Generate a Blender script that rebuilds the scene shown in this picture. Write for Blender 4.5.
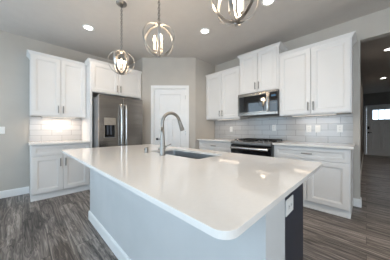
import bpy, bmesh, math, random
from mathutils import Matrix, Vector
random.seed(4)
PI = math.pi
for o in list(bpy.data.objects):
    bpy.data.objects.remove(o)
SC = bpy.context.scene
COL = SC.collection

# ------------------------------------------------------------ camera
EYE = 1.118
cd = bpy.data.cameras.new('camera')
cam = bpy.data.objects.new('camera', cd); COL.objects.link(cam)
cam.location = (0, 0, EYE)
cam.rotation_euler = (PI/2, 0, -PI/4)
cd.sensor_width = 36; cd.lens = 36*172/390; cd.shift_x = 0.63/390
cd.clip_start = 0.02; cd.clip_end = 200
SC.camera = cam
# ------------------------------------------------------------ world, exposure
w = bpy.data.worlds.new('sky'); SC.world = w; w.use_nodes = True
bg = w.node_tree.nodes['Background']
bg.inputs[0].default_value = (0.72, 0.86, 1.0, 1); bg.inputs[1].default_value = 3.0
SC.view_settings.view_transform = 'Standard'; SC.view_settings.look = 'None'
SC.view_settings.exposure = 0.08; SC.view_settings.gamma = 1; SC.view_settings.use_curve_mapping = False

def area(name, loc, rot, sx, sy, power, col, shape='RECTANGLE', spread=PI):
    l = bpy.data.lights.new(name, 'AREA'); l.shape = shape; l.size = sx
    if shape in ('RECTANGLE', 'ELLIPSE'): l.size_y = sy
    l.energy = power; l.color = col; l.spread = spread
    o = bpy.data.objects.new(name, l); COL.objects.link(o); o.location = loc; o.rotation_euler = rot
    return o
DAY = (0.60, 0.81, 1.0)
WARM = (1.0, 0.86, 0.70)
WL, WR, WN, WF = -1.6, 3.454, -3.6, 4.226     # room: left, right, near, far wall faces
CEIL = 2.749
LEFTWIN = [(2.5, 4.1), (0.5, 2.0), (-1.9, -0.4)]
for (y0, y1), pw in zip(LEFTWIN, (4, 20, 22)):
    area('window_daylight', (WL+0.03, (y0+y1)/2, 1.45), (0, -PI/2, 0), 1.9, 1.46, pw, DAY)
area('window_daylight', (0.5, WN+0.03, 1.4), (PI/2, 0, 0), 2.9, 1.5, 34, (1.0, 0.96, 0.92))  # lamp at the unseen near window, power raised to light the pantry wall
DL_POWER = 4.4
HALL_POWER = 8

# ------------------------------------------------------------ helpers
def mesh_obj(name, bm, mat, parent=None, smooth=False, bevel=0, autos=False):
    bmesh.ops.recalc_face_normals(bm, faces=bm.faces)
    me = bpy.data.meshes.new(name); bm.to_mesh(me); bm.free()
    if smooth:
        me.polygons.foreach_set('use_smooth', [True]*len(me.polygons))
    o = bpy.data.objects.new(name, me); COL.objects.link(o)
    for m in (mat if isinstance(mat, (list, tuple)) else [mat]): me.materials.append(m)
    if parent: o.parent = parent
    if bevel:
        b = o.modifiers.new('edge', 'BEVEL'); b.width = bevel; b.segments = 2; b.limit_method = 'ANGLE'; b.angle_limit = 0.6
    return o
def tag(o, label=None, cat=None, group=None, kind=None):
    if label: o['label'] = label
    if cat: o['category'] = cat
    if group: o['group'] = group
    if kind: o['kind'] = kind
    return o
def empty(name, loc, rz=0, label=None, cat=None, group=None, kind=None):
    o = bpy.data.objects.new(name, None); COL.objects.link(o)
    o.empty_display_size = .1; o.location = loc; o.rotation_euler = (0, 0, rz)
    return tag(o, label, cat, group, kind)
def box(bm, x0, x1, y0, y1, z0, z1, mi=0):
    vs = [bm.verts.new(p) for p in ((x0,y0,z0),(x1,y0,z0),(x1,y1,z0),(x0,y1,z0),(x0,y0,z1),(x1,y0,z1),(x1,y1,z1),(x0,y1,z1))]
    for f in ((0,3,2,1),(4,5,6,7),(0,1,5,4),(1,2,6,5),(2,3,7,6),(3,0,4,7)):
        fc = bm.faces.new([vs[i] for i in f]); fc.material_index = mi
def bx(*a):
    bm = bmesh.new(); box(bm, *a); return bm
def lathe(bm, prof, cx=0, cy=0, n=24, axis='Z', mi=0):
    rings = []
    for r, z in prof:
        ring = []
        for i in range(n):
            a = 2*PI*i/n
            p = (r*math.cos(a), r*math.sin(a), z)
            if axis == 'Y': p = (p[0]+cx, -p[2]+cy, p[1])
            elif axis == 'C': p = (cx+p[0], cy+p[1], p[2])
            else: p = (cx+p[0], cy+p[1], p[2])
            ring.append(bm.verts.new(p))
        rings.append(ring)
    for a, b in zip(rings, rings[1:]):
        for i in range(n):
            bm.faces.new((a[i], a[(i+1) % n], b[(i+1) % n], b[i])).material_index = mi
    for r in (rings[0], rings[-1]):
        try: bm.faces.new(r).material_index = mi
        except ValueError: pass
def tube(bm, pts, rad, n=12, closed=False, flat=None, mi=0):
    """tube along pts; rad number or list; flat=(w,h,normal fn) not used"""
    pts = [Vector(p) for p in pts]; N = len(pts)
    rads = rad if isinstance(rad, (list, tuple)) else [rad]*N
    rings = []; prev = None
    for i, p in enumerate(pts):
        if closed: t = pts[(i+1) % N]-pts[i-1]
        else: t = pts[min(i+1, N-1)]-pts[max(i-1, 0)]
        t.normalize()
        if prev is None:
            up = Vector((0, 0, 1)) if abs(t.z) < .9 else Vector((1, 0, 0))
            u = t.cross(up).normalized()
        else:
            u = (prev-t*prev.dot(t)).normalized()
        prev = u; v = t.cross(u)
        rings.append([bm.verts.new(p+(u*math.cos(2*PI*k/n)+v*math.sin(2*PI*k/n))*rads[i]) for k in range(n)])
    M = N if closed else N-1
    for i in range(M):
        a, b = rings[i], rings[(i+1) % N]
        for k in range(n):
            bm.faces.new((a[k], a[(k+1) % n], b[(k+1) % n], b[k])).material_index = mi
    if not closed:
        bm.faces.new(rings[0]).material_index = mi; bm.faces.new(rings[-1]).material_index = mi
def sweep(bm, path, prof, cap=True):
    """sweep closed profile [(out,z)] along plan polyline with mitres; 'out' is to the right of travel"""
    P = [Vector(p) for p in path]; N = len(P); rings = []
    for i in range(N):
        def nrm(a, b):
            d = (b-a).normalized(); return Vector((d.y, -d.x))
        if i == 0: m = nrm(P[0], P[1])
        elif i == N-1: m = nrm(P[-2], P[-1])
        else:
            n1, n2 = nrm(P[i-1], P[i]), nrm(P[i], P[i+1]); m = (n1+n2)/(1+n1.dot(n2))
        rings.append([bm.verts.new((P[i].x+m.x*o, P[i].y+m.y*o, z)) for o, z in prof])
    k = len(prof)
    for a, b in zip(rings, rings[1:]):
        for j in range(k): bm.faces.new((a[j], a[(j+1) % k], b[(j+1) % k], b[j]))
    if cap: bm.faces.new(rings[0]); bm.faces.new(rings[-1])
def ringloft(bm, rects):
    """rects: list of (x0,x1,z0,z1,y); lofts concentric rectangles, fills last, first is back"""
    rs = []
    for x0, x1, z0, z1, y in rects:
        rs.append([bm.verts.new(p) for p in ((x0,y,z0),(x1,y,z0),(x1,y,z1),(x0,y,z1))])
    bm.faces.new(rs[0])
    for a, b in zip(rs, rs[1:]):
        for i in range(4): bm.faces.new((a[i], a[(i+1) % 4], b[(i+1) % 4], b[i]))
    bm.faces.new(rs[-1])

# ------------------------------------------------------------ materials
def mat(name, col, rough=.5, metal=0, spec=.5, coat=0, emis=None, estr=0):
    m = bpy.data.materials.new(name); m.use_nodes = True
    b = m.node_tree.nodes['Principled BSDF']
    b.inputs['Base Color'].default_value = (*col, 1); b.inputs['Roughness'].default_value = rough
    b.inputs['Metallic'].default_value = metal; b.inputs['Specular IOR Level'].default_value = spec
    b.inputs['Coat Weight'].default_value = coat
    if emis: b.inputs['Emission Color'].default_value = (*emis, 1); b.inputs['Emission Strength'].default_value = estr
    return m
def nodes(m): return m.node_tree.nodes, m.node_tree.links, m.node_tree.nodes['Principled BSDF']
def noise_var(m, c1, c2, scale=4, detail=4, stretch=(1,1,1), bump=0, bscale=60, lo=.35, hi=.65):
    N, L, B = nodes(m)
    tc = N.new('ShaderNodeTexCoord'); mp = N.new('ShaderNodeMapping'); mp.inputs['Scale'].default_value = stretch
    L.new(tc.outputs['Object'], mp.inputs[0])
    n = N.new('ShaderNodeTexNoise'); n.inputs['Scale'].default_value = scale; n.inputs['Detail'].default_value = detail
    L.new(mp.outputs[0], n.inputs['Vector'])
    r = N.new('ShaderNodeValToRGB'); r.color_ramp.elements[0].position = lo; r.color_ramp.elements[1].position = hi
    r.color_ramp.elements[0].color = (*c1, 1); r.color_ramp.elements[1].color = (*c2, 1)
    L.new(n.outputs['Fac'], r.inputs[0]); L.new(r.outputs[0], B.inputs['Base Color'])
    if bump:
        n2 = N.new('ShaderNodeTexNoise'); n2.inputs['Scale'].default_value = bscale; n2.inputs['Detail'].default_value = 3
        L.new(mp.outputs[0], n2.inputs['Vector'])
        bp = N.new('ShaderNodeBump'); bp.inputs['Strength'].default_value = bump; bp.inputs['Distance'].default_value = .002
        L.new(n2.outputs['Fac'], bp.inputs['Height']); L.new(bp.outputs[0], B.inputs['Normal'])
    return m
def sc(c, k): return tuple(v*k for v in c)
WALLC = (0.51, 0.475, 0.43)
M = {}
M['wall'] = noise_var(mat('greige_paint', WALLC, .75), sc(WALLC, .97), sc(WALLC, 1.03), 3, bump=.25, bscale=90)
M['island_wall'] = noise_var(mat('grey_wall_paint', (0.56,0.565,0.565), .7), (0.54,0.55,0.55), (0.58,0.585,0.585), 3, bump=.25, bscale=90)
CE = (0.60, 0.565, 0.53)
M['ceiling'] = noise_var(mat('ceiling_paint', CE, .9), sc(CE, .985), sc(CE, 1.015), 9, bump=.6, bscale=35)
CAB = (0.76, 0.745, 0.73)
M['cab'] = noise_var(mat('white_cabinet_paint', CAB, .35), sc(CAB, .985), sc(CAB, 1.015), 3)
M['trim'] = noise_var(mat('white_trim_paint', (0.84,0.835,0.825), .4), (0.82,0.815,0.805), (0.85,0.845,0.835), 3)
M['door'] = noise_var(mat('white_door_paint', (0.80,0.80,0.80), .4), (0.79,0.79,0.79), (0.82,0.82,0.82), 3)
M['quartz'] = noise_var(mat('white_quartz', (0.83,0.80,0.765), .07, spec=.5), (0.82,0.79,0.755), (0.84,0.81,0.775), 60, 3, lo=.3, hi=.7)
M['navy'] = noise_var(mat('navy_cabinet_paint', (0.020,0.027,0.042), .4), (0.018,0.025,0.040), (0.024,0.031,0.048), 5)
M['nickel'] = noise_var(mat('brushed_nickel', (0.33,0.31,0.29), .40, 1), (0.30,0.285,0.265), (0.36,0.34,0.315), 30, stretch=(1,1,.05))
M['orb'] = noise_var(mat('polished_nickel_strip', (0.55,0.52,0.49), .28, 1), (0.5,0.475,0.45), (0.6,0.57,0.535), 30)
M['pull'] = noise_var(mat('nickel_pull_metal', (0.28,0.265,0.25), .38, 1), (0.26,0.245,0.23), (0.31,0.295,0.275), 60)
M['steel'] = noise_var(mat('stainless_steel', (0.35,0.322,0.295), .22, 1), (0.32,0.294,0.27), (0.38,0.35,0.32), 40, stretch=(.04,.04,1), bump=.15, bscale=160)
M['steel_lt'] = noise_var(mat('bright_stainless_steel', (0.62,0.61,0.60), .25, 1), (0.58,0.57,0.56), (0.68,0.67,0.66), 40, stretch=(1,1,.05))
M['steel_side'] = noise_var(mat('grey_fridge_side', (0.20,0.20,0.20), .45, .3), (0.18,0.18,0.18), (0.22,0.22,0.22), 40, stretch=(1,1,.1))
M['paddle'] = noise_var(mat('smoky_plastic', (0.06,0.07,0.09), .3), (0.05,0.06,0.08), (0.07,0.08,0.10), 9)
M['champ'] = noise_var(mat('satin_dispenser_metal', (0.36,0.33,0.29), .4, .8), (0.34,0.31,0.27), (0.38,0.35,0.31), 20)
M['sinksteel'] = noise_var(mat('sink_steel', (0.46,0.48,0.50), .35, 1), (0.42,0.44,0.46), (0.50,0.52,0.54), 50, stretch=(.1,1,1))
M['black'] = noise_var(mat('black_enamel', (0.008,0.008,0.009), .18), (0.006,0.006,0.007), (0.012,0.012,0.013), 20)
M['blackglass'] = noise_var(mat('black_glass', (0.010,0.011,0.013), .03, spec=1.0), (0.009,0.010,0.012), (0.012,0.013,0.016), 5)
M['iron'] = noise_var(mat('cast_iron', (0.015,0.015,0.015), .6), (0.012,0.012,0.012), (0.022,0.022,0.022), 60)
M['plastic'] = noise_var(mat('white_plastic', (0.82,0.82,0.80), .35), (0.81,0.81,0.79), (0.83,0.83,0.81), 5)
M['slot'] = noise_var(mat('dark_slot', (0.10,0.10,0.10), .6), (0.09,0.09,0.09), (0.12,0.12,0.12), 5)
M['display'] = mat('blue_display', (0.01,0.02,0.03), .1, emis=(0.25,0.5,0.8), estr=.25)
M['bronze'] = noise_var(mat('dark_bronze', (0.03,0.028,0.026), .4, .8), (0.025,0.023,0.02), (0.04,0.036,0.033), 20)
M['bulb'] = mat('glowing_bulb', (1,.9,.75), .3, emis=(1.0,0.80,0.55), estr=4)
M['led'] = mat('glowing_led_lens', (1,1,1), .3, emis=(1.0,0.95,0.88), estr=9)
M['candle'] = noise_var(mat('candle_sleeve', (0.80,0.74,0.66), .5), (0.78,0.72,0.64), (0.82,0.76,0.68), 10)
M['hall_door'] = noise_var(mat('grey_front_door_paint', (0.78,0.78,0.77), .45), (0.77,0.77,0.76), (0.79,0.79,0.78), 3)
M['hall_wall_dim'] = noise_var(mat('greige_hall_paint_dimmed', sc(WALLC,.5), .75), sc(WALLC, .48), sc(WALLC, .52), 3, bump=.2, bscale=90)  # same greige as the room, darkened: the hall's dimness is in the colour
M['hall_ceiling_dim'] = noise_var(mat('hall_ceiling_paint_dimmed', sc(CE,.8), .9), sc(CE, .78), sc(CE, .82), 9, bump=.5, bscale=35)  # room ceiling colour darkened, hall shade put into the paint
g = bpy.data.materials.new('window_glass'); g.use_nodes = True
N, L = g.node_tree.nodes, g.node_tree.links
N.remove(N['Principled BSDF'])
tr = N.new('ShaderNodeBsdfTransparent'); tr.inputs[0].default_value = (.93,.96,.97,1); gl = N.new('ShaderNodeBsdfGlossy'); gl.inputs['Roughness'].default_value = .02
mx = N.new('ShaderNodeMixShader'); mx.inputs[0].default_value = .07
L.new(tr.outputs[0], mx.inputs[1]); L.new(gl.outputs[0], mx.inputs[2]); L.new(mx.outputs[0], N['Material Output'].inputs[0])
M['glass'] = g
# tile: long glossy grey subway tile, running bond
def tile_mat():
    m = mat('grey_subway_tile', (.5,.5,.5), .12, spec=.6); N, L, B = nodes(m)
    tc = N.new('ShaderNodeTexCoord'); sp = N.new('ShaderNodeSeparateXYZ'); cb = N.new('ShaderNodeCombineXYZ')
    L.new(tc.outputs['Object'], sp.inputs[0]); L.new(sp.outputs['X'], cb.inputs['X']); L.new(sp.outputs['Z'], cb.inputs['Y'])
    br = N.new('ShaderNodeTexBrick'); br.offset = .5
    br.inputs['Color1'].default_value = (0.45,0.447,0.447,1); br.inputs['Color2'].default_value = (0.52,0.517,0.517,1)
    br.inputs['Mortar'].default_value = (0.27,0.267,0.267,1); br.inputs['Scale'].default_value = 1
    br.inputs['Mortar Size'].default_value = .0038; br.inputs['Mortar Smooth'].default_value = .2
    br.inputs['Brick Width'].default_value = .305; br.inputs['Row Height'].default_value = .1015; br.inputs['Bias'].default_value = 0
    L.new(cb.outputs[0], br.inputs['Vector']); L.new(br.outputs['Color'], B.inputs['Base Color'])
    ns = N.new('ShaderNodeTexNoise'); ns.inputs['Scale'].default_value = 9; L.new(cb.outputs[0], ns.inputs['Vector'])
    ml = N.new('ShaderNodeMath'); ml.operation = 'MULTIPLY_ADD'; ml.inputs[1].default_value = -1.0
    L.new(br.outputs['Fac'], ml.inputs[0]); L.new(ns.outputs['Fac'], ml.inputs[2])
    bp = N.new('ShaderNodeBump'); bp.inputs['Strength'].default_value = .35; bp.inputs['Distance'].default_value = .003
    L.new(ml.outputs[0], bp.inputs['Height']); L.new(bp.outputs[0], B.inputs['Normal'])
    return m
M['tile'] = tile_mat()
def floor_mat():
    m = mat('grey_vinyl_plank', (.2,.18,.17), .36, spec=.45); N, L, B = nodes(m)
    tc = N.new('ShaderNodeTexCoord'); sp = N.new('ShaderNodeSeparateXYZ'); cb = N.new('ShaderNodeCombineXYZ')
    L.new(tc.outputs['Object'], sp.inputs[0]); L.new(sp.outputs['Y'], cb.inputs['X']); L.new(sp.outputs['X'], cb.inputs['Y'])
    br = N.new('ShaderNodeTexBrick'); br.offset = .37; br.inputs['Scale'].default_value = 1
    br.inputs['Color1'].default_value = (0,0,0,1); br.inputs['Color2'].default_value = (1,1,1,1); br.inputs['Mortar'].default_value = (0,0,0,1)
    br.inputs['Mortar Size'].default_value = .0018; br.inputs['Brick Width'].default_value = 1.22; br.inputs['Row Height'].default_value = .182
    L.new(cb.outputs[0], br.inputs['Vector'])
    # grain, shifted per plank
    sh = N.new('ShaderNodeVectorMath'); sh.operation = 'MULTIPLY_ADD'; sh.inputs[1].default_value = (7.3, 3.1, 5.0)
    L.new(br.outputs['Color'], sh.inputs[0]); L.new(cb.outputs[0], sh.inputs[2])
    mp = N.new('ShaderNodeMapping'); mp.inputs['Scale'].default_value = (.85, 9.0, 1); L.new(sh.outputs[0], mp.inputs[0])
    n1 = N.new('ShaderNodeTexNoise'); n1.inputs['Scale'].default_value = 1.6; n1.inputs['Detail'].default_value = 2.5; n1.inputs['Distortion'].default_value = 1.4; n1.inputs['Roughness'].default_value = .6
    L.new(mp.outputs[0], n1.inputs['Vector'])
    mp2 = N.new('ShaderNodeMapping'); mp2.inputs['Scale'].default_value = (2.0, 45.0, 1); L.new(sh.outputs[0], mp2.inputs[0])
    n2 = N.new('ShaderNodeTexNoise'); n2.inputs['Scale'].default_value = 1.5; n2.inputs['Detail'].default_value = 4; n2.inputs['Distortion'].default_value = .4
    L.new(mp2.outputs[0], n2.inputs['Vector'])
    a = N.new('ShaderNodeMath'); a.operation = 'MULTIPLY_ADD'; a.inputs[1].default_value = .4; L.new(n2.outputs['Fac'], a.inputs[0])
    s1 = N.new('ShaderNodeMath'); s1.operation = 'MULTIPLY'; s1.inputs[1].default_value = 55; L.new(n1.outputs['Fac'], s1.inputs[0])
    s2 = N.new('ShaderNodeMath'); s2.operation = 'SINE'; L.new(s1.outputs[0], s2.inputs[0])
    s3 = N.new('ShaderNodeMath'); s3.operation = 'MULTIPLY'; s3.inputs[1].default_value = .055; L.new(s2.outputs[0], s3.inputs[0])
    b2 = N.new('ShaderNodeMath'); b2.operation = 'MULTIPLY_ADD'; b2.inputs[1].default_value = .75; L.new(n1.outputs['Fac'], b2.inputs[0]); L.new(s3.outputs[0], b2.inputs[2]); L.new(b2.outputs[0], a.inputs[2])
    c = N.new('ShaderNodeMath'); c.operation = 'MULTIPLY_ADD'; c.inputs[1].default_value = .11; L.new(br.outputs['Color'], c.inputs[0]); L.new(a.outputs[0], c.inputs[2])
    r = N.new('ShaderNodeValToRGB'); e = r.color_ramp.elements
    e[0].position = .45; e[0].color = (0.030,0.024,0.021,1); e[1].position = .82; e[1].color = (0.42,0.365,0.325,1)
    x = e.new(.58); x.color = (0.125,0.104,0.092,1); x = e.new(.70); x.color = (0.25,0.212,0.187,1)
    L.new(c.outputs[0], r.inputs[0])
    dk = N.new('ShaderNodeMix'); dk.data_type = 'RGBA'; L.new(br.outputs['Fac'], dk.inputs['Factor']); L.new(r.outputs[0], dk.inputs['A']); dk.inputs['B'].default_value = (0.03,0.026,0.024,1)
    L.new(dk.outputs['Result'], B.inputs['Base Color'])
    bp = N.new('ShaderNodeBump'); bp.inputs['Strength'].default_value = .12; bp.inputs['Distance'].default_value = .002
    L.new(a.outputs[0], bp.inputs['Height']); L.new(bp.outputs[0], B.inputs['Normal'])
    return m
M['floor'] = floor_mat()

# ------------------------------------------------------------ setting
def struct(name, bm, m, bevel=0): return tag(mesh_obj(name, bm, m, bevel=bevel), kind='structure')
HX1, HY0, HY1 = 11.0, -1.4, 0.10           # hall: far wall, right and left faces
struct('floor', bx(WL-.1, HX1+.15, WN-.15, WF+.15, -.05, 0), M['floor'])
struct('ceiling', bx(WL-.15, WR+.12, WN-.15, WF+.15, CEIL, CEIL+.08), M['ceiling'])
struct('ceiling_hall', bx(WR+.12, HX1+.15, HY0-.1, HY1+.1, CEIL, CEIL+.08), M['hall_ceiling_dim'])
bm = bmesh.new(); box(bm, WL-.12, 1.912, WF, WF+.12, 0, CEIL); struct('wall_far', bm, M['wall'])
# pantry: return wall, angled wall with the door opening, short wall
PA, PB = Vector((1.912, 3.565)), Vector((2.755, 2.722))
bm = bmesh.new()
pl = (PB-PA).length
def holes_wall(bm, u0, u1, z0, z1, holes, y0, y1):
    cuts = sorted(holes)
    u = u0
    for a, b, c, d in cuts:
        box(bm, u, a, y0, y1, z0, z1)
        if c > z0: box(bm, a, b, y0, y1, z0, c)
        if d < z1: box(bm, a, b, y0, y1, d, z1)
        u = b
    box(bm, u, u1, y0, y1, z0, z1)
DU0, DU1, DTOP = 0.255, 0.985, 2.055       # door opening along the angled wall
holes_wall(bm, 0, pl, 0, CEIL, [(DU0, DU1, 0, DTOP)], 0, .11)
wp = struct('wall_pantry', bm, M['wall']); wp.location = (PA.x, PA.y, 0); wp.rotation_euler = (0, 0, -PI/4)
bm = bmesh.new(); box(bm, 1.912, 1.99, 3.5655, WF+.1, 0, CEIL); struct('wall_pantry_left', bm, M['wall'])
bm = bmesh.new(); box(bm, 2.7555, WR+.12, 2.722, 2.80, 0, CEIL); struct('wall_pantry_right', bm, M['wall'])
WE = 0.063                                 # where the right wall stops at the hall opening
bm = bmesh.new()
box(bm, WR, WR+.12, WE, 2.722, 0, CEIL); box(bm, WR, WR+.12, HY0, WE, 2.42, CEIL); box(bm, WR, WR+.12, WN, HY0, 0, CEIL)
struct('wall_right', bm, M['wall'])
# left wall with three windows, near wall with one
wl = bmesh.new(); holes_wall(wl, WN, WF, 0, CEIL, [(a, b, 0.45, 2.45) for a, b in LEFTWIN], 0, .14)
o = struct('wall_left', wl, M['wall']); o.matrix_world = Matrix(((0,-1,0,WL),(1,0,0,0),(0,0,1,0),(0,0,0,1)))
wn = bmesh.new(); holes_wall(wn, WL-.14, WR+.12, 0, CEIL, [(-1.0, 2.0, .6, 2.2)], WN-.14, WN); struct('wall_near', wn, M['wall'])
def window(n, mw, wd, z0, z1, bars):
    root = empty('window_%d' % n, (0,0,0), kind='structure'); root.matrix_world = mw
    bm = bmesh.new(); t = .05
    for a in ((0, wd, z0, z0+t), (0, wd, z1-t, z1), (0, t, z0+t, z1-t), (wd-t, wd, z0+t, z1-t)): box(bm, a[0], a[1], -.03, .05, a[2], a[3])
    for k in range(1, bars+1): box(bm, wd*k/(bars+1)-.02, wd*k/(bars+1)+.02, -.01, .04, z0+t, z1-t)
    box(bm, t, wd-t, -.008, .035, (z0+z1)/2-.018, (z0+z1)/2+.018)
    mesh_obj('window_frame', bm, M['trim'], root)
    mesh_obj('window_pane', bx(t, wd-t, .008, .014, z0+t, z1-t), M['glass'], root)
for i, (a, b) in enumerate(LEFTWIN):
    window(i+1, Matrix(((0,-1,0,WL-.07),(1,0,0,a),(0,0,1,0),(0,0,0,1))), b-a, .45, 2.45, 1)
window(4, Matrix.Translation((-1.0, WN-.07, 0)), 3.0, .6, 2.2, 2)
# hall
bm = bmesh.new(); box(bm, WR+.12, HX1, HY1, HY1+.1, 0, CEIL); struct('wall_hall_left', bm, M['hall_wall_dim'])
bm = bmesh.new(); box(bm, WR+.12, HX1, HY0-.1, HY0, 0, CEIL); struct('wall_hall_right', bm, M['hall_wall_dim'])
FD0, FD1, FDT = .01, -.95, 2.16            # front door opening (Y) and its top
bm = bmesh.new()
box(bm, HX1, HX1+.12, FD0, HY1+.1, 0, CEIL); box(bm, HX1, HX1+.12, FD1, FD0, FDT, CEIL); box(bm, HX1, HX1+.12, HY0-.1, FD1, 0, CEIL)
struct('wall_hall_end', bm, M['hall_wall_dim'])
# baseboards
BB = [(0,0),(.014,0),(.014,.105),(.008,.118),(0,.12)]
def baseboard(name, path, h=1.0):
    bm = bmesh.new(); sweep(bm, path, [(a, z*h) for a, z in BB]); return struct(name, bm, M['trim'])
baseboard('baseboard_far', [(.088, WF), (WL+.02, WF)][::-1])
baseboard('baseboard_left', [(WL, WN+.02), (WL, WF-.02)])
baseboard('baseboard_right', [(WR, .136), (WR, WE), (WR+.12, WE)])
ax = Vector((1,-1)).normalized()
p = [PA+ax*u for u in (0.01, DU0-.07, DU1+.07, pl-.005)]
baseboard('baseboard_pantry', [p[0], p[1]]); baseboard('baseboard_pantry_right', [p[2], p[3]])
baseboard('baseboard_hall', [(WR+.14, HY1), (HX1-.02, HY1)])
# pantry door: three panels, casing, lever, hinges
def casing(root, u0, u1, top, y=0, wd=.062):
    bm = bmesh.new(); t = .016
    for a in ((u0-wd, u0, 0, top+wd), (u1, u1+wd, 0, top+wd), (u0, u1, top, top+wd)):
        box(bm, a[0], a[1], y-t, y, a[2], a[3])
        # raised outer bead
    for a in ((u0-wd, u0-wd+.014, 0, top+wd), (u1+wd-.014, u1+wd, 0, top+wd), (u0-wd+.014, u1+wd-.014, top+wd-.014, top+wd)):
        box(bm, a[0], a[1], y-t-.005, y-t, a[2], a[3])
    return mesh_obj('door_casing', bm, M['trim'], root, bevel=.002)
d1 = empty('door_1', (PA.x, PA.y, 0), -PI/4, kind='structure')
casing(d1, DU0, DU1, DTOP)
bm = bmesh.new()
a, b, T = DU0+.016, DU1-.016, DTOP-.016
st = .105
m0 = (a+b)/2
box(bm, a, a+st, .018, .053, .008, T); box(bm, b-st, b, .018, .053, .008, T)
box(bm, a+st, b-st, .018, .053, .008, .24); box(bm, a+st, b-st, .018, .053, 1.365, 1.475); box(bm, a+st, b-st, .018, .053, T-.115, T)
box(bm, m0-.05, m0+.05, .018, .053, .24, 1.365)
def sunk(bm, x0, x1, z0, z1, y, dep=.012, bev=.012):
    ringloft(bm, [(x0, x1, z0, z1, y+.02), (x0, x1, z0, z1, y+.001), (x0+bev, x1-bev, z0+bev, z1-bev, y+dep)])
for q in ((a+st, b-st, 1.475, T-.115), (a+st, m0-.05, .24, 1.365), (m0+.05, b-st, .24, 1.365)): sunk(bm, q[0], q[1], q[2], q[3], .018)
mesh_obj('door_slab', bm, M['door'], d1)
bm = bmesh.new(); J = .014
box(bm, DU0, DU0+J, .001, .10, 0, DTOP); box(bm, DU1-J, DU1, .001, .10, 0, DTOP); box(bm, DU0+J, DU1-J, .001, .10, DTOP-J, DTOP)
mesh_obj('door_jamb', bm, M['trim'], d1)
bm = bmesh.new(); hx = a+.055
lathe(bm, [(.0,0),(.026,0),(.026,.008),(.012,.012),(.010,.045),(0,.045)], hx, .018, 20, 'Y')
for v in bm.verts: v.co.z += .915
tube(bm, [(hx, -.026, .915), (hx+.03, -.028, .915), (hx+.105, -.026, .912)], [.009,.009,.007], 10)
mesh_obj('door_handle', bm, M['bronze'], d1, smooth=True)
for z in (.25, 1.05, 1.86):
    bm = bmesh.new(); box(bm, b-.004, b+.012, .006, .018, z-.045, z+.045)
    mesh_obj('hinge', bm, M['steel_lt'], d1)
# front door at the end of the hall
d2 = empty('door_2', (HX1, FD0, 0), -PI/2, kind='structure')   # local x runs to -Y, faces -X
W2 = FD0-FD1
casing(d2, 0, W2, FDT)
bm = bmesh.new(); wz0, wz1 = 1.565, 2.02; wx0, wx1 = .19, W2-.19
box(bm, .016, wx0, .03, .07, .01, FDT-.016); box(bm, wx1, W2-.016, .03, .07, .01, FDT-.016)
box(bm, wx0, wx1, .03, .07, wz1, FDT-.016); box(bm, wx0, wx1, .03, .07, 1.40, wz0)
box(bm, wx0, wx1, .03, .07, .01, .26); box(bm, W2/2-.05, W2/2+.05, .03, .07, .26, 1.40)
sunk(bm, wx0, W2/2-.05, .26, 1.40, .03); sunk(bm, W2/2+.05, wx1, .26, 1.40, .03)
mesh_obj('door_slab', bm, M['hall_door'], d2)
bm = bmesh.new(); box(bm, 0, .014, .001, .11, 0, FDT); box(bm, W2-.014, W2, .001, .11, 0, FDT); box(bm, .014, W2-.014, .001, .11, FDT-.014, FDT)
mesh_obj('door_jamb', bm, M['hall_door'], d2)
bm = bmesh.new(); t = .018
box(bm, wx0, wx1, .022, .05, wz0, wz0+t); box(bm, wx0, wx1, .022, .05, wz1-t, wz1)
for k in range(4):
    xx = wx0+(wx1-wx0-t)*k/3; box(bm, xx, xx+t, .022, .05, wz0+t, wz1-t)
mesh_obj('window_frame', bm, M['hall_door'], d2)
mesh_obj('window_pane', bx(wx0+.002, wx1-.002, .052, .057, wz0+.002, wz1-.002), M['glass'], d2)
bm = bmesh.new(); lathe(bm, [(0,0),(.03,0),(.03,.012),(.02,.02),(0,.02)], .075, .03, 18, 'Y')
for v in bm.verts: v.co.z += 1.215
box(bm, .045, .105, .012, .03, 1.15, 1.285)
mesh_obj('deadbolt', bm, M['bronze'], d2)
bm = bmesh.new(); tube(bm, [(.075, .03, 1.0), (.075, -.02, 1.0), (.18, -.022, 1.0)], .012, 10); box(bm, .05, .10, .022, .03, .965, 1.035)
mesh_obj('door_handle', bm, M['bronze'], d2)
struct('trim_1', bx(HX1-.02, HX1+.11, FD1+.01, FD0-.01, 0, .02), M['hall_door'])

# ------------------------------------------------------------ cabinet builder
def pull(parent, x, z, y, length=.13, vert=True):
    bm = bmesh.new(); h = length/2
    e = [(x, y-.028, z-h), (x, y-.028, z+h)] if vert else [(x-h, y-.028, z), (x+h, y-.028, z)]
    tube(bm, e, .0078, 10)
    for s in (-1, 1):
        q = (x, z+s*(h-.018)) if vert else (x+s*(h-.018), z)
        tube(bm, [(q[0], y-.028, q[1]), (q[0], y, q[1])], .005, 8)
    return mesh_obj('pull', bm, M['pull'], parent)
def front(parent, name, x0, x1, z0, z1, y, pullspec=None, m='cab', rail=.058):
    T = .019; bm = bmesh.new(); e = .0025
    r = min(rail, (z1-z0)*.27)
    ringloft(bm, [(x0, x1, z0, z1, y), (x0, x1, z0, z1, y-T+e), (x0+e, x1-e, z0+e, z1-e, y-T),
                  (x0+r, x1-r, z0+r, z1-r, y-T), (x0+r+.004, x1-r-.004, z0+r+.004, z1-r-.004, y-T+.004),
                  (x0+r+.013, x1-r-.013, z0+r+.013, z1-r-.013, y-T+.006), (x0+r+.017, x1-r-.017, z0+r+.017, z1-r-.017, y-T+.014)])
    d = mesh_obj(name, bm, M[m], parent)
    if pullspec: pull(d, pullspec[0], pullspec[1], y-T, *pullspec[2:])
    return d
CROWN = [(0,-.055),(.004,-.055),(.008,-.045),(.022,-.022),(.036,-.008),(.040,0),(0,0)]
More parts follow.
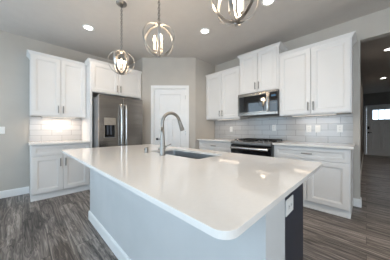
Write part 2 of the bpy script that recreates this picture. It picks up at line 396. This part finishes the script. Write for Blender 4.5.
def upper(label, loc, rz, W, D, H, crown_path, name='wall_cabinet', pull_len=.13, reveal=.012, group='white wall cabinets'):
    """origin: back left bottom corner; front faces local -Y"""
    root = empty(name, loc, rz, label, 'cabinet', group)
    bm = bmesh.new(); f = .02; Dy = D-.02
    box(bm, 0, W, -Dy, 0, .012, H)
    for a in ((0, W, 0, .012),): box(bm, 0, f, -Dy, 0, 0, .012); box(bm, W-f, W, -Dy, 0, 0, .012); box(bm, f, W-f, -Dy, -Dy+f, 0, .012)
    mesh_obj('body', bm, M['cab'], root)
    g = .0045; top = H-.045
    for k in range(2):
        x0 = reveal if k == 0 else W/2+g; x1 = W/2-g if k == 0 else W-reveal
        px = x1-.03 if k == 0 else x0+.03
        front(root, 'door', x0, x1, .012, top, -Dy, (px, .012+.045+pull_len/2, pull_len))
    bm = bmesh.new(); sweep(bm, crown_path(W, Dy+.002), [(o, H+z) for o, z in CROWN])
    mesh_obj('crown', bm, M['cab'], root)
    return root
def base(label, loc, rz, W, D=.60, ndoors=2, side=None, dz=(.705, .868), hasdrawerpull=True, H=.883):
    root = empty('base_cabinet', loc, rz, label, 'cabinet', 'white base cabinets')
    Dy = D-.02; bm = bmesh.new()
    box(bm, 0, W, -Dy, -.022, .105, H)
    mesh_obj('body', bm, M['cab'], root)
    bm = bmesh.new(); ty = -.533
    box(bm, 0 if side != 'R' else 0, W, ty, ty+.02, 0, .105)
    if side == 'L': box(bm, 0, .02, ty+.02, -.022, 0, .105)
    if side == 'R': box(bm, W-.02, W, ty+.02, -.022, 0, .105)
    box(bm, 0, W, ty-.012, ty, 0, .02)
    mesh_obj('toe_kick', bm, M['trim'], root)
    f = .015; g = .0045
    dr = front(root, 'drawer', f, W-f, dz[0], dz[1], -Dy, (W/2, (dz[0]+dz[1])/2, .13, False) if hasdrawerpull else None, rail=.04)
    for k in range(ndoors):
        a = f+(W-2*f)*k/ndoors+(g if k else 0); b = f+(W-2*f)*(k+1)/ndoors-(g if k < ndoors-1 else 0)
        px = b-.03 if k == 0 else a+.03
        front(root, 'door', a, b, .118, dz[0]-.012, -Dy, (px, dz[0]-.012-.045-.065, .13))
    return root
ZB, ZT = 1.36, 2.416
# far wall, left of the fridge
XL, XR = .09, .884
upper('white two-door wall cabinet left of the fridge, above the short backsplash', (XL, WF, ZB), 0, XR-XL, .347, ZT-ZB,
      lambda W, D: [(0, 0), (0, -D), (W, -D)])
base('white two-door base cabinet under the short counter left of the fridge', (XL, WF, 0), 0, XR-XL, side='L', hasdrawerpull=False)
# cabinet over the fridge with its tall side panel
ov = upper('white two-door cabinet above the stainless fridge with tall side panel', (.886, WF, 1.83), 0, 1.908-.886, .636, 2.432-1.83,
      lambda W, D: [(0, -.36), (0, -D), (W, -D)])
mesh_obj('side_panel', bx(0, .034, -.616, 0, -1.83, 0), M['cab'], ov)
mesh_obj('side_panel', bx(1.022-.03, 1.022, -.616, 0, -1.83, 0), M['cab'], ov)
# right wall (local x runs towards the camera, i.e. -Y)
R = -PI/2
YT0, YT1, YE, YP = 1.061, 1.818, .139, 2.720
upper('white two-door wall cabinet between the pantry wall and the microwave', (WR, YP, ZB), R, YP-YT1-.001, .347, ZT-ZB, lambda W, D: [(0, -D), (W, -D)])
upper('taller white two-door wall cabinet above the microwave', (WR, YT1, 1.822), R, YT1-YT0, .36, 2.608-1.822, lambda W, D: [(0, 0), (0, -D), (W, -D), (W, 0)], reveal=.03)
upper('white two-door wall cabinet right of the microwave beside the hall opening', (WR, YT0-.001, ZB), R, YT0-.001-YE, .347, ZT-ZB, lambda W, D: [(0, -D), (W, -D), (W, 0)])
base('white base cabinet between the pantry wall and the range', (WR, YP, 0), R, YP-YT1-.004)
base('white base cabinet right of the range beside the hall opening', (WR, YT0-.004, 0), R, YT0-.004-YE, side='R')

# counters
def slab(bm, x0, x1, y0, y1, z0, z1): box(bm, x0, x1, y0, y1, z0, z1)
def counter(label, x0, x1, y0, y1):
    o = mesh_obj('countertop', bx(x0, x1, y0, y1, .884, .914), M['quartz'], bevel=.004)
    return tag(o, label, 'countertop', 'perimeter countertops')
counter('short white quartz countertop left of the fridge', .068, .884, WF-.65, WF-.001)
counter('white quartz countertop between the pantry wall and the range', WR-.65, WR-.001, YT1+.003, YP)
counter('white quartz countertop right of the range, ending at the hall opening', WR-.65, WR-.001, YE-.03, YT0-.003)
# backsplashes: local x along the wall, local z up
def splash(label, loc, rz, rects):
    bm = bmesh.new()
    for a in rects: box(bm, a[0], a[1], -.009, -.001, a[2], a[3])
    o = mesh_obj('tile_backsplash', bm, M['tile']); o.location = loc; o.rotation_euler = (0, 0, rz)
    return tag(o, label, 'backsplash', 'tile backsplashes')
splash('grey subway tile backsplash left of the fridge under the wall cabinet', (XL, WF, .9145), 0, [(0, XR-XL, 0, ZB-.9145)])
splash('long grey subway tile backsplash behind the range and under the microwave', (WR, YP, .9145), R, [(.002, YP-YE, 0, ZB-.9145)])

# ------------------------------------------------------------ fridge
fr = empty('refrigerator', (.945, WF-.03, 0), 0, 'stainless steel french-door refrigerator with a water and ice dispenser', 'refrigerator')
FW, FD, FH = .835, .896, 1.74              # width, front of the doors from the wall side, height
mesh_obj('body', bx(0, FW, -FD+.075, 0, .02, FH-.02), M['steel_side'], fr, bevel=.004)
hw = FW/2
dl = bmesh.new(); dx0, dx1, dz0, dz1 = .083, .285, .972, 1.342
yF, yB = -FD, -FD+.07
for a in ((.003, dx0, .74, FH), (dx1, hw-.003, .74, FH), (dx0, dx1, .74, dz0), (dx0, dx1, dz1, FH)): box(dl, a[0], a[1], yF, yB, a[2], a[3])
bmesh.ops.remove_doubles(dl, verts=dl.verts, dist=.0001)
door_l = mesh_obj('door', dl, M['steel'], fr)
bm = bmesh.new()
box(bm, dx0, dx1, yB-.006, yB+.004, dz0, dz1); box(bm, dx0+.008, dx1-.008, yF+.004, yF+.014, dz1-.135, dz1-.008)
disp = mesh_obj('dispenser', bm, M['black'], door_l)
bm = bmesh.new(); t = .008
for a in ((dx0, dx1, dz1-t, dz1), (dx0, dx1, dz0, dz0+t), (dx0, dx0+t, dz0+t, dz1-t), (dx1-t, dx1, dz0+t, dz1-t)): box(bm, a[0], a[1], yF-.003, yF+.05, a[2], a[3])
box(bm, dx0+t, dx1-t, yF-.001, yF+.004, dz1-.135, dz1-t)
mesh_obj('dispenser_frame', bm, M['champ'], disp)
bm = bmesh.new(); box(bm, dx0+.06, dx0+.085, yF+.02, yF+.05, dz0+.06, dz1-.137); box(bm, dx0+.11, dx0+.14, yF+.02, yF+.05, dz0+.06, dz1-.137); box(bm, dx0+.02, dx1-.02, yF+.006, yF+.05, dz0+.009, dz0+.02)
mesh_obj('dispenser_paddle', bm, M['paddle'], disp)
door_r = mesh_obj('door', bx(hw+.003, FW-.003, yF, yB, .74, FH), M['steel'], fr, bevel=.006)
fz = mesh_obj('freezer_drawer', bx(.003, FW-.003, yF, yB, .06, .73), M['steel'], fr, bevel=.006)
def bow(parent, p0, p1, out, r=.013):
    bm = bmesh.new(); p0, p1, out = Vector(p0), Vector(p1), Vector(out); pts = [p0]
    for k in range(13):
        s = k/12; pts.append(p0.lerp(p1, .02+.96*s)+out*(.78+.22*math.sin(PI*s)))
    pts.append(p1); tube(bm, pts, r, 12); return mesh_obj('handle', bm, M['steel_lt'], parent, smooth=True)
bow(door_l, (hw-.045, yF+.001, .79), (hw-.045, yF+.001, 1.60), (0, -.06, 0), .017)
bow(door_r, (hw+.045, yF+.001, .79), (hw+.045, yF+.001, 1.60), (0, -.06, 0), .017)
bow(fz, (.10, yF+.001, .65), (FW-.10, yF+.001, .65), (0, -.06, 0))
for xx in (.01, FW-.09): mesh_obj('hinge_cover', bx(xx, xx+.08, -FD+.02, -FD+.12, FH-.001, FH+.012), M['steel_side'], fr)
bm = bmesh.new(); box(bm, .02, FW-.02, -FD+.08, -.02, 0, .02); mesh_obj('foot_grille', bm, M['black'], fr)

# ------------------------------------------------------------ microwave (hangs under the tall cabinet)
mw = empty('microwave', (WR-.012, YT1-.001, 1.395), R, 'stainless over-the-range microwave with dark glass door above the range', 'microwave')
MW_, MD, MH = YT1-YT0-.002, .385, .42
mesh_obj('body', bx(0, MW_, -MD+.045, 0, 0, MH), M['steel_side'], mw)
yF = -MD-.005; bm = bmesh.new(); c = .622
box(bm, 0, MW_, yF, -MD+.044, MH-.038, MH)                       # top trim
box(bm, 0, MW_, yF, -MD+.044, 0, .045)                           # bottom trim
mesh_obj('trim_panel', bm, M['steel'], mw, bevel=.003)
dr = bmesh.new()
for a in ((0, .028, .047, MH-.040), (.565, c, .047, MH-.040), (.028, .565, .047, .062), (.028, .565, MH-.056, MH-.040)): box(dr, a[0], a[1], yF-.004, -MD+.044, a[2], a[3])
bmesh.ops.remove_doubles(dr, verts=dr.verts, dist=.0001)
door = mesh_obj('door', dr, M['steel'], mw)
mesh_obj('glass', bx(.028, .565, yF-.002, -MD+.04, .062, MH-.056), M['blackglass'], door)
bow(door, (.598, yF-.004, .06), (.598, yF-.004, MH-.075), (0, -.042, 0), .011)
cp = mesh_obj('control_panel', bx(c+.003, MW_-.002, yF-.003, -MD+.044, .047, MH-.040), M['blackglass'], mw)
mesh_obj('display', bx(c+.03, MW_-.03, yF-.0045, yF-.003, MH-.115, MH-.085), M['display'], cp)
for i in range(5):
    for j in range(3): mesh_obj('button', bx(c+.028+j*.030, c+.044+j*.030, yF-.0042, yF-.003, .075+i*.038, .085+i*.038), M['steel_side'], cp)
bm = bmesh.new(); box(bm, .05, MW_-.05, -MD+.08, -.05, -.006, 0); mesh_obj('vent_grille', bm, M['slot'], mw)

# ------------------------------------------------------------ range
rg = empty('kitchen_range', (WR-.014, YT1-.003, 0), R, 'stainless and black slide-in gas range between the two base cabinets', 'range')
GW = YT1-YT0-.006
GD = WR-.014-2.80
mesh_obj('body', bx(0, GW, -GD+.04, 0, .02, .895), M['steel_side'], rg)
bm = bmesh.new(); box(bm, 0, GW, -GD+.045, 0, .896, .918); ct = mesh_obj('cooktop', bm, M['black'], rg, bevel=.004)
bm = bmesh.new()
# sloping control panel in section
prof = [(-GD+.05, .925), (-GD-.018, .905), (-GD-.022, .868), (-GD+.05, .862)]
A = [bm.verts.new((.0, y, z)) for y, z in prof]; B_ = [bm.verts.new((GW, y, z)) for y, z in prof]
bm.faces.new(A); bm.faces.new(B_[::-1])
for i in range(4): bm.faces.new((A[i], A[(i+1) % 4], B_[(i+1) % 4], B_[i]))
cpn = mesh_obj('control_panel', bm, M['steel_side'], rg, bevel=.003)
nrm = Vector((0, -.282, .959))
for xk in (.065, .135, .545, .615, .69):
    bm = bmesh.new(); c0 = Vector((xk, -GD+.012, .914))
    tube(bm, [c0, c0+nrm*.006, c0+nrm*.006, c0+nrm*.03], [.024,.024,.017,.015], 16)
    mesh_obj('knob', bm, M['steel_lt'], cpn)
mesh_obj('display', bx(.25, .45, -GD+.0, -GD+.03, .9135, .9215), M['blackglass'], cpn)
od = mesh_obj('oven_door', bx(.004, GW-.004, -GD-.018, -GD+.04, .24, .855), M['black'], rg, bevel=.004)
mesh_obj('glass', bx(.10, GW-.10, -GD-.0195, -GD-.018, .36, .72), M['blackglass'], od)
bm = bmesh.new()
tube(bm, [(.035, -GD-.07, .795), (GW-.035, -GD-.07, .795)], .021, 14)
for xx in (.06, GW-.06): box(bm, xx-.012, xx+.012, -GD-.066, -GD-.016, .786, .814)
mesh_obj('handle', bm, M['steel_lt'], od)
wd = mesh_obj('warming_drawer', bx(.004, GW-.004, -GD-.016, -GD+.04, .06, .225), M['steel'], rg, bevel=.004)
mesh_obj('base_plinth', bx(.01, GW-.01, -GD+.06, -.02, 0, .02), M['black'], rg)
for gx in (.03, .27, .51):
    bm = bmesh.new(); x0, x1, y0, y1, z0, z1 = gx, gx+.21, -GD+.085, -.06, .935, .948
    for a in ((x0, x1, y0, y0+.012), (x0, x1, y1-.012, y1), (x0, x0+.012, y0, y1), (x1-.012, x1, y0, y1), (x0, x1, (y0+y1)/2-.006, (y0+y1)/2+.006), ((x0+x1)/2-.006, (x0+x1)/2+.006, y0, y1)):
        box(bm, *a, z0, z1)
    for xx in (x0, x1-.012):
        for yy in (y0, y1-.012): box(bm, xx, xx+.012, yy, yy+.012, .918, z0)
    mesh_obj('grate', bm, M['iron'], rg)
for gx, gy in ((.135, -.18), (.135, -.46), (.615, -.18), (.615, -.46), (.375, -.32)):
    bm = bmesh.new(); lathe(bm, [(0,.917),(.05,.917),(.05,.924),(.036,.926),(.034,.934),(0,.934)], gx, gy, 20); mesh_obj('burner', bm, M['iron'], rg)

# ------------------------------------------------------------ island
IX0, IX1, IY0, IY1, IZ = .319, 1.521, .215, 2.536, .885
BXW, KW = .599, .80                        # seating side face, back of the knee wall
isl = empty('kitchen_island', (.6, 1.38, 0), 0, 'island base with grey painted half wall and navy end panel', 'kitchen island')
def ipart(name, bm, m, parent=None, bevel=0):
    for v in bm.verts: v.co -= Vector((.6, 1.38, 0))
    return mesh_obj(name, bm, m, parent or isl, bevel=bevel)
IT = IZ-.022
ipart('knee_wall', bx(BXW, KW, .248, 2.450, 0, IT), M['island_wall'])
CY0, CX1 = .315, 1.385
bm = bmesh.new(); SX0, SX1, SY0, SY1 = .985, 1.345, .95, 1.70
box(bm, KW, CX1, CY0+.02, SY0-.03, .10, IT); box(bm, KW, CX1, SY1+.03, 2.44, .10, IT); box(bm, KW, CX1, SY0-.03, SY1+.03, .10, .60)
box(bm, KW, SX0-.03, SY0-.03, SY1+.03, .6, IT); box(bm, SX1+.02, CX1, SY0-.03, SY1+.03, .6, IT)
box(bm, KW, CX1-.07, CY0+.02, 2.44, 0, .10)
ipart('cabinet_body', bm, M['navy'])
ipart('end_panel', bx(KW, CX1+.012, CY0, CY0+.019, 0, IT), M['navy'])['label'] = 'dark navy end panel'
def navyfront(name, y0, y1, z0, z1, hz):
    bm = bmesh.new()
    box(bm, CX1+.001, CX1+.012, y0, y1, z0, z1); r = .055
    for a in ((y0, y0+r, z0, z1), (y1-r, y1, z0, z1), (y0+r, y1-r, z0, z0+r), (y0+r, y1-r, z1-r, z1)): box(bm, CX1+.012, CX1+.02, *a)
    d = ipart(name, bm, M['navy'])
    bm = bmesh.new(); tube(bm, [(CX1+.045, y1-.03, hz-.065), (CX1+.045, y1-.03, hz+.065)], .006, 8)
    for s in (-.045, .045): tube(bm, [(CX1+.02, y1-.03, hz+s), (CX1+.045, y1-.03, hz+s)], .005, 8)
    for v in bm.verts: v.co -= Vector((.6, 1.38, 0))
    mesh_obj('pull', bm, M['pull'], d)
for k in range(5):
    y0 = CY0+.03+k*.418; navyfront('door', y0, y0+.412, .12, IT-.02, .70)
bm = bmesh.new()
prof = [(a, z*.9) for a, z in BB]
sweep(bm, [(KW, 2.450), (BXW, 2.450), (BXW, .248), (KW, .248)], prof)
ipart('baseboard', bm, M['trim'])
# island top with a cut-out for the sink
def rrect(x0, x1, y0, y1, r, n=8):
    P = []
    for cx, cy, a0 in ((x1-r, y1-r, 0), (x0+r, y1-r, 90), (x0+r, y0+r, 180), (x1-r, y0+r, 270)):
        for k in range(n+1):
            a = math.radians(a0+90*k/n); P.append((cx+r*math.cos(a), cy+r*math.sin(a)))
    return P
bm = bmesh.new(); T0 = IZ-.021
outer, inner = rrect(IX0, IX1, IY0, IY1, .045), rrect(SX0, SX1, SY0, SY1, .03)
lay = {}
for z in (T0, IZ):
    es = []
    for nm, loop in (('o', outer), ('i', inner)):
        vs = [bm.verts.new((x-.92, y-1.375, z)) for x, y in loop]; lay[nm, z] = vs
        es += [bm.edges.new((vs[i], vs[(i+1) % len(vs)])) for i in range(len(vs))]
    bmesh.ops.triangle_fill(bm, edges=es, use_beauty=True)
for nm in 'oi':
    a, b = lay[nm, T0], lay[nm, IZ]
    for i in range(len(a)): bm.faces.new((a[i], a[(i+1) % len(a)], b[(i+1) % len(a)], b[i]))
it = mesh_obj('island_countertop', bm, M['quartz'], bevel=.003); it.location = (.92, 1.375, 0)
tag(it, 'large white quartz island countertop with rounded corners in the foreground', 'countertop')
# sink
sk = empty('kitchen_sink', (SX0, SY0, T0-.22), 0, 'undermount stainless steel sink set into the island countertop', 'sink')
bm = bmesh.new(); sw, sl, h, r = SX1-SX0, SY1-SY0, .218, .004
def loopz(x0, x1, y0, y1, rad, z): return [bm.verts.new((x, y, z)) for x, y in rrect(x0, x1, y0, y1, rad, 6)]
L0 = loopz(-.02, sw+.02, -.02, sl+.02, .04, h); L1 = loopz(.001, sw-.001, .001, sl-.001, .03, h); L2 = loopz(.006, sw-.006, .006, sl-.006, .03, .02); L3 = loopz(.02, sw-.02, .02, sl-.02, .03, .006)
L4 = loopz(-.02, sw+.02, -.02, sl+.02, .04, h-.003); L5 = loopz(-.003, sw+.003, -.003, sl+.003, .03, h-.003); L6 = loopz(-.003, sw+.003, -.003, sl+.003, .03, 0)
for a, b in ((L0, L1), (L1, L2), (L2, L3), (L0, L4), (L4, L5), (L5, L6)):
    n = len(a)
    for i in range(n): bm.faces.new((a[i], a[(i+1) % n], b[(i+1) % n], b[i]))
bm.faces.new(L3); bm.faces.new(L6)
mesh_obj('basin', bm, M['sinksteel'], sk)
bm = bmesh.new(); lathe(bm, [(0,.007),(.045,.007),(.045,.010),(.03,.010),(.028,.008),(0,.008)], sw/2, sl/2, 20); mesh_obj('drain', bm, M['steel_lt'], sk)
# faucet
fc = empty('kitchen_faucet', (.916, 1.333, IZ), 0, 'brushed nickel gooseneck pull-down faucet standing beside the island sink', 'faucet')
bm = bmesh.new()
lathe(bm, [(0,0),(.029,0),(.029,.004),(.0265,.008),(.025,.06),(.0225,.13),(.018,.20),(.0155,.24),(0,.24)], 0, 0, 24)
mesh_obj('base', bm, M['nickel'], fc, smooth=True)
bm = bmesh.new(); Rr = .098; pts = [(0,0,.235),(0,0,.27),(0,0,.297)]
dirx = Vector((.96, -.06, 0)).normalized()
for k in range(1, 19):
    a = PI-PI*k/18*(.90); c = Rr+Rr*math.cos(a); pts.append((dirx.x*c, dirx.y*c, .297+Rr*math.sin(a)))
mesh_b = tube(bm, pts, .0150, 14); mesh_obj('spout', bm, M['nickel'], fc, smooth=True)
e0, e1 = Vector(pts[-2]), Vector(pts[-1]); dv = (e1-e0).normalized()
bm = bmesh.new(); tube(bm, [e1-dv*.002, e1+dv*.01, e1+dv*.05, e1+dv*.095, e1+dv*.105], [.0158,.017,.019,.0235,.021], 16)
mesh_obj('spray_head', bm, M['nickel'], fc, smooth=True)
bm = bmesh.new(); tube(bm, [(-.026,.030,.062), (-.022,.026,.062), (0,0,.066), (0,-.035,.070)], [.012,.014,.014,.011], 14); tube(bm, [(0.005,-.036,.08), (.03,-.06,.095), (.045,-.072,.105)], [.006,.005,.0045], 10)
mesh_obj('lever', bm, M['nickel'], fc, smooth=True)
sd = empty('soap_dispenser', (.909, 1.61, IZ), 0, 'short brushed nickel cylinder beside the faucet on the island countertop', 'soap dispenser')
bm = bmesh.new(); lathe(bm, [(0,0),(.022,0),(.022,.004),(.019,.006),(.019,.05),(.0165,.056),(0,.056)], 0, 0, 22); mesh_obj('body', bm, M['nickel'], sd, smooth=False)
bm = bmesh.new(); box(bm, -.021, -.017, -.008, .004, .028, .042); mesh_obj('opening', bm, M['slot'], sd)

# ------------------------------------------------------------ outlets and switches
def plate(name, label, loc, rz, w=.072, h=.117, kind='outlet', horiz=False, cat='outlet', gang=1, group='wall outlets'):
    r = empty(name, loc, rz, label, cat, group)
    W, H = (h, w) if horiz else (w, h)
    mesh_obj('cover_plate', bx(-W/2, W/2, -.006, 0, -H/2, H/2), M['plastic'], r, bevel=.002)
    for gi in range(gang):
        gx = (gi-(gang-1)/2)*.046
        if kind == 'outlet':
            for s in (-1, 1):
                bm = bmesh.new(); c = (s*.020, 0) if horiz else (0, s*.020)
                box(bm, c[0]-.0135, c[0]+.0135, -.0085, -.006, c[1]-.0135, c[1]+.0135)
                sk_ = mesh_obj('socket', bm, M['plastic'], r)
                bm = bmesh.new(); box(bm, c[0]-.007, c[0]-.004, -.009, -.0084, c[1]-.004, c[1]+.006); box(bm, c[0]+.004, c[0]+.007, -.009, -.0084, c[1]-.004, c[1]+.006); box(bm, c[0]-.002, c[0]+.002, -.009, -.0084, c[1]-.010, c[1]-.007)
                mesh_obj('slot', bm, M['slot'], sk_)
        else:
            mesh_obj('rocker', bx(gx-.017, gx+.017, -.010, -.006, -.033, .033), M['plastic'], r, bevel=.002)
    return r
S = .0095
plate('wall_outlet', 'white outlet on the tile backsplash left of the fridge', (.51, WF-S, 1.137), 0)
plate('wall_switch', 'white double switch plate on the far wall at the left edge of the photo', (-.262, WF, 1.115), 0, w=.118, kind='switch', cat='switch', gang=2, group='wall switches')
plate('wall_outlet', 'white outlet on the tile between the pantry wall and the range', (WR-S, 2.229, 1.137), R)
plate('wall_outlet', 'white outlet on the tile just right of and under the microwave', (WR-S, 1.262, 1.16), R)
plate('wall_outlet', 'white outlet, left of the pair on the tile right of the range', (WR-S, .692, 1.137), R)
plate('wall_switch', 'white switch plate, right of the pair on the tile right of the range', (WR-S, .565, 1.137), R, kind='switch', cat='switch', group='wall switches')
plate('wall_outlet', 'white outlet on the tile nearest the hall opening', (WR-S, .287, 1.140), R)
plate('island_outlet', 'white sideways outlet on the navy end panel of the island', (1.078, CY0-.0015, .688), 0, horiz=True, w=.088, h=.13)

# ------------------------------------------------------------ under-cabinet lights
def undercab(label, loc, rz, W, power):
    r = empty('under_cabinet_light', loc, rz, label, 'light', 'under-cabinet lights')
    mesh_obj('housing', bx(0, W, -.06, 0, -.022, 0), M['plastic'], r, bevel=.002)
    mesh_obj('lens', bx(.015, W-.015, -.05, -.01, -.0235, -.022), mat('glowing_strip_lens', (1,1,1), .3, emis=WARM, estr=1.2), r)
    l = area('under_cabinet_lamp', (W/2, -.03, -.03), (0, 0, 0), W*.9, .03, power, (1.0, .80, .62)); l.parent = r
undercab('slim white light strip under the wall cabinet left of the fridge', (XL+.15, WF-.12, ZB+.0115), 0, .50, 2.6)
undercab('slim white light strip under the wall cabinet left of the microwave', (WR-.20, YP-.25, ZB+.0115), R, .60, .45)
undercab('slim white light strip under the wall cabinet right of the microwave', (WR-.12, YT0-.15, ZB+.0115), R, .60, .45)

# ------------------------------------------------------------ recessed lights
def downlight(x, y, label, power=DL_POWER, col=(1.0,.86,.72), estr=None):
    r = empty('recessed_light', (x, y, CEIL-.006), 0, label, 'ceiling light', 'recessed ceiling lights')
    bm = bmesh.new()
    lathe(bm, [(.085,.006),(.085,.0),(.080,-.004),(.064,-.004),(.058,.001),(.058,.005),(.085,.006)], 0, 0, 32)
    mesh_obj('trim_ring', bm, M['plastic'], r)
    bm = bmesh.new(); lathe(bm, [(0,.0055),(.0585,.0055),(.0585,.002),(0,.002)], 0, 0, 28); mesh_obj('lens', bm, M['led'], r)
    l = bpy.data.lights.new('recessed_lamp', 'AREA'); l.shape = 'DISK'; l.size = .11; l.energy = power; l.color = col; l.spread = 2.7
    o = bpy.data.objects.new('recessed_lamp', l); COL.objects.link(o); o.parent = r; o.location = (0, 0, -.008)
downlight(.744, 3.127, 'round recessed ceiling light in front of the fridge and left cabinets')
downlight(2.127, 1.881, 'round recessed ceiling light between the island and the microwave')
downlight(2.196, .875, 'round recessed ceiling light cut by the top edge of the photo')
downlight(.75, -1.6, 'added unseen recessed ceiling light behind the camera')  # out-of-view lamp added for its light on the room
downlight(5.22, -.32, 'nearer recessed ceiling light in the dark hall', HALL_POWER)
downlight(8.0, -.378, 'farther recessed ceiling light in the dark hall, near the front door', HALL_POWER)

# ------------------------------------------------------------ pendants
def pendant(x, y, zb, rz, label):
    zc = zb+.16
    r = empty('pendant_light', (x, y, zb), rz, label, 'pendant light', 'orb pendants over the island')
    top = CEIL-zb
    bm = bmesh.new(); lathe(bm, [(0, top-.03), (.02, top-.03), (.055, top-.018), (.066, top-.006), (.066, top), (0, top)], 0, 0, 28)
    mesh_obj('canopy', bm, M['nickel'], r, smooth=False)
    bm = bmesh.new(); z = top-.03; k = 0; z_end = .315
    n = int((z-z_end)/.026)+1; st = (z-z_end)/n
    for k in range(n):
        zc_ = z-st*(k+.5); a = PI/2*(k % 2)
        pts = []
        for j in range(14):
            t = 2*PI*j/14; u = .0105*math.cos(t); v = (st/2+.005)*math.sin(t)
            pts.append((u*math.cos(a), u*math.sin(a), zc_+v))
        tube(bm, pts, .0034, 6, closed=True)
    mesh_obj('chain', bm, M['pull'], r, smooth=True)
    # orb: egg-shaped, fullest just above the middle, meeting at a bottom hub
    def prof(t):      # t 0..1 from top to bottom, returns radius, z
        a = PI*t
        return .153*math.sin(a)**.9*(1+.10*math.cos(a)), .305-.29*(1-math.cos(a))/2
    def band(ang, tilt, s=1.0, wdt=.0115, zz=0):
        bm = bmesh.new(); n = 44; rows = []
        for i in range(2*n):
            t = i/n; sgn = 1 if t <= 1 else -1
            tt = t if t <= 1 else 2-t
            rr, z = prof(tt); rr *= s; z = (z-.16)*s+.16+zz
            p = Vector((sgn*rr, 0, z))
            # outward direction in the ring plane
            c = Vector((0, 0, .16+zz)); n_ = (p-c).normalized()
            rows.append([p+Vector((0, w_, 0))+n_*d for w_, d in ((-wdt, 0), (wdt, 0), (wdt, .006), (-wdt, .006))])
        vr = [[bm.verts.new(q) for q in row] for row in rows]
        for i in range(2*n):
            a, b = vr[i], vr[(i+1) % (2*n)]
            for j in range(4): bm.faces.new((a[j], a[(j+1) % 4], b[(j+1) % 4], b[j]))
        Mx = Matrix.Rotation(ang, 4, 'Z') @ Matrix.Translation((0,0,.16)) @ Matrix.Rotation(tilt, 4, 'Y') @ Matrix.Translation((0,0,-.16))
        bmesh.ops.transform(bm, matrix=Mx, verts=bm.verts)
        return bm
    mesh_obj('ring', band(0, 0), M['orb'], r, smooth=False)
    mesh_obj('ring', band(PI/3, 0, .985), M['orb'], r, smooth=False)
    mesh_obj('ring', band(2*PI/3, .0, .97), M['orb'], r, smooth=False)
    bm = bmesh.new()
    lathe(bm, [(0, .0), (.009, .002), (.012, .008), (.007, .014), (.017, .020), (.017, .034), (.008, .040), (.006, .075), (0, .075)], 0, 0, 18)
    mesh_obj('bottom_hub', bm, M['nickel'], r, smooth=True)
    bm = bmesh.new(); lathe(bm, [(0, .285), (.012, .286), (.016, .300), (.010, .312), (.004, .322), (0, .322)], 0, 0, 18)
    mesh_obj('top_hub', bm, M['nickel'], r, smooth=True)
    for k in range(3):
        a = 2*PI*k/3+.5; c = (.042*math.cos(a), .042*math.sin(a))
        bm = bmesh.new(); tube(bm, [(0, 0, .05), (c[0]*.5, c[1]*.5, .040), (c[0], c[1], .048), (c[0], c[1], .062)], .0035, 8)
        lathe(bm, [(0, .060), (.013, .062), (.013, .066), (0, .066)], c[0], c[1], 14)
        arm = mesh_obj('arm', bm, M['nickel'], r)
        bm = bmesh.new(); lathe(bm, [(0, .066), (.0125, .066), (.0125, .135), (0, .135)], c[0], c[1], 14); sl_ = mesh_obj('candle_sleeve', bm, M['candle'], arm)
        bm = bmesh.new(); lathe(bm, [(.0, .135), (.007, .136), (.0145, .155), (.0125, .175), (.004, .200), (0, .204)], c[0], c[1], 14); mesh_obj('bulb', bm, M['bulb'], arm, smooth=True)
    l = bpy.data.lights.new('pendant_lamp', 'POINT'); l.energy = 12.0; l.color = (1.0, .80, .58); l.shadow_soft_size = .05
    o = bpy.data.objects.new('pendant_lamp', l); COL.objects.link(o); o.parent = r; o.location = (0, 0, .225)
pendant(.904, 2.233, 1.825, -.38, 'nickel orb pendant hanging on a chain in front of the fridge cabinet, farthest of three')
pendant(.904, 1.372, 1.795, -.05, 'middle nickel orb pendant hanging over the island in front of the pantry wall')
pendant(.950, .585, 1.780, .35, 'nearest nickel orb pendant cut by the top edge of the photo')
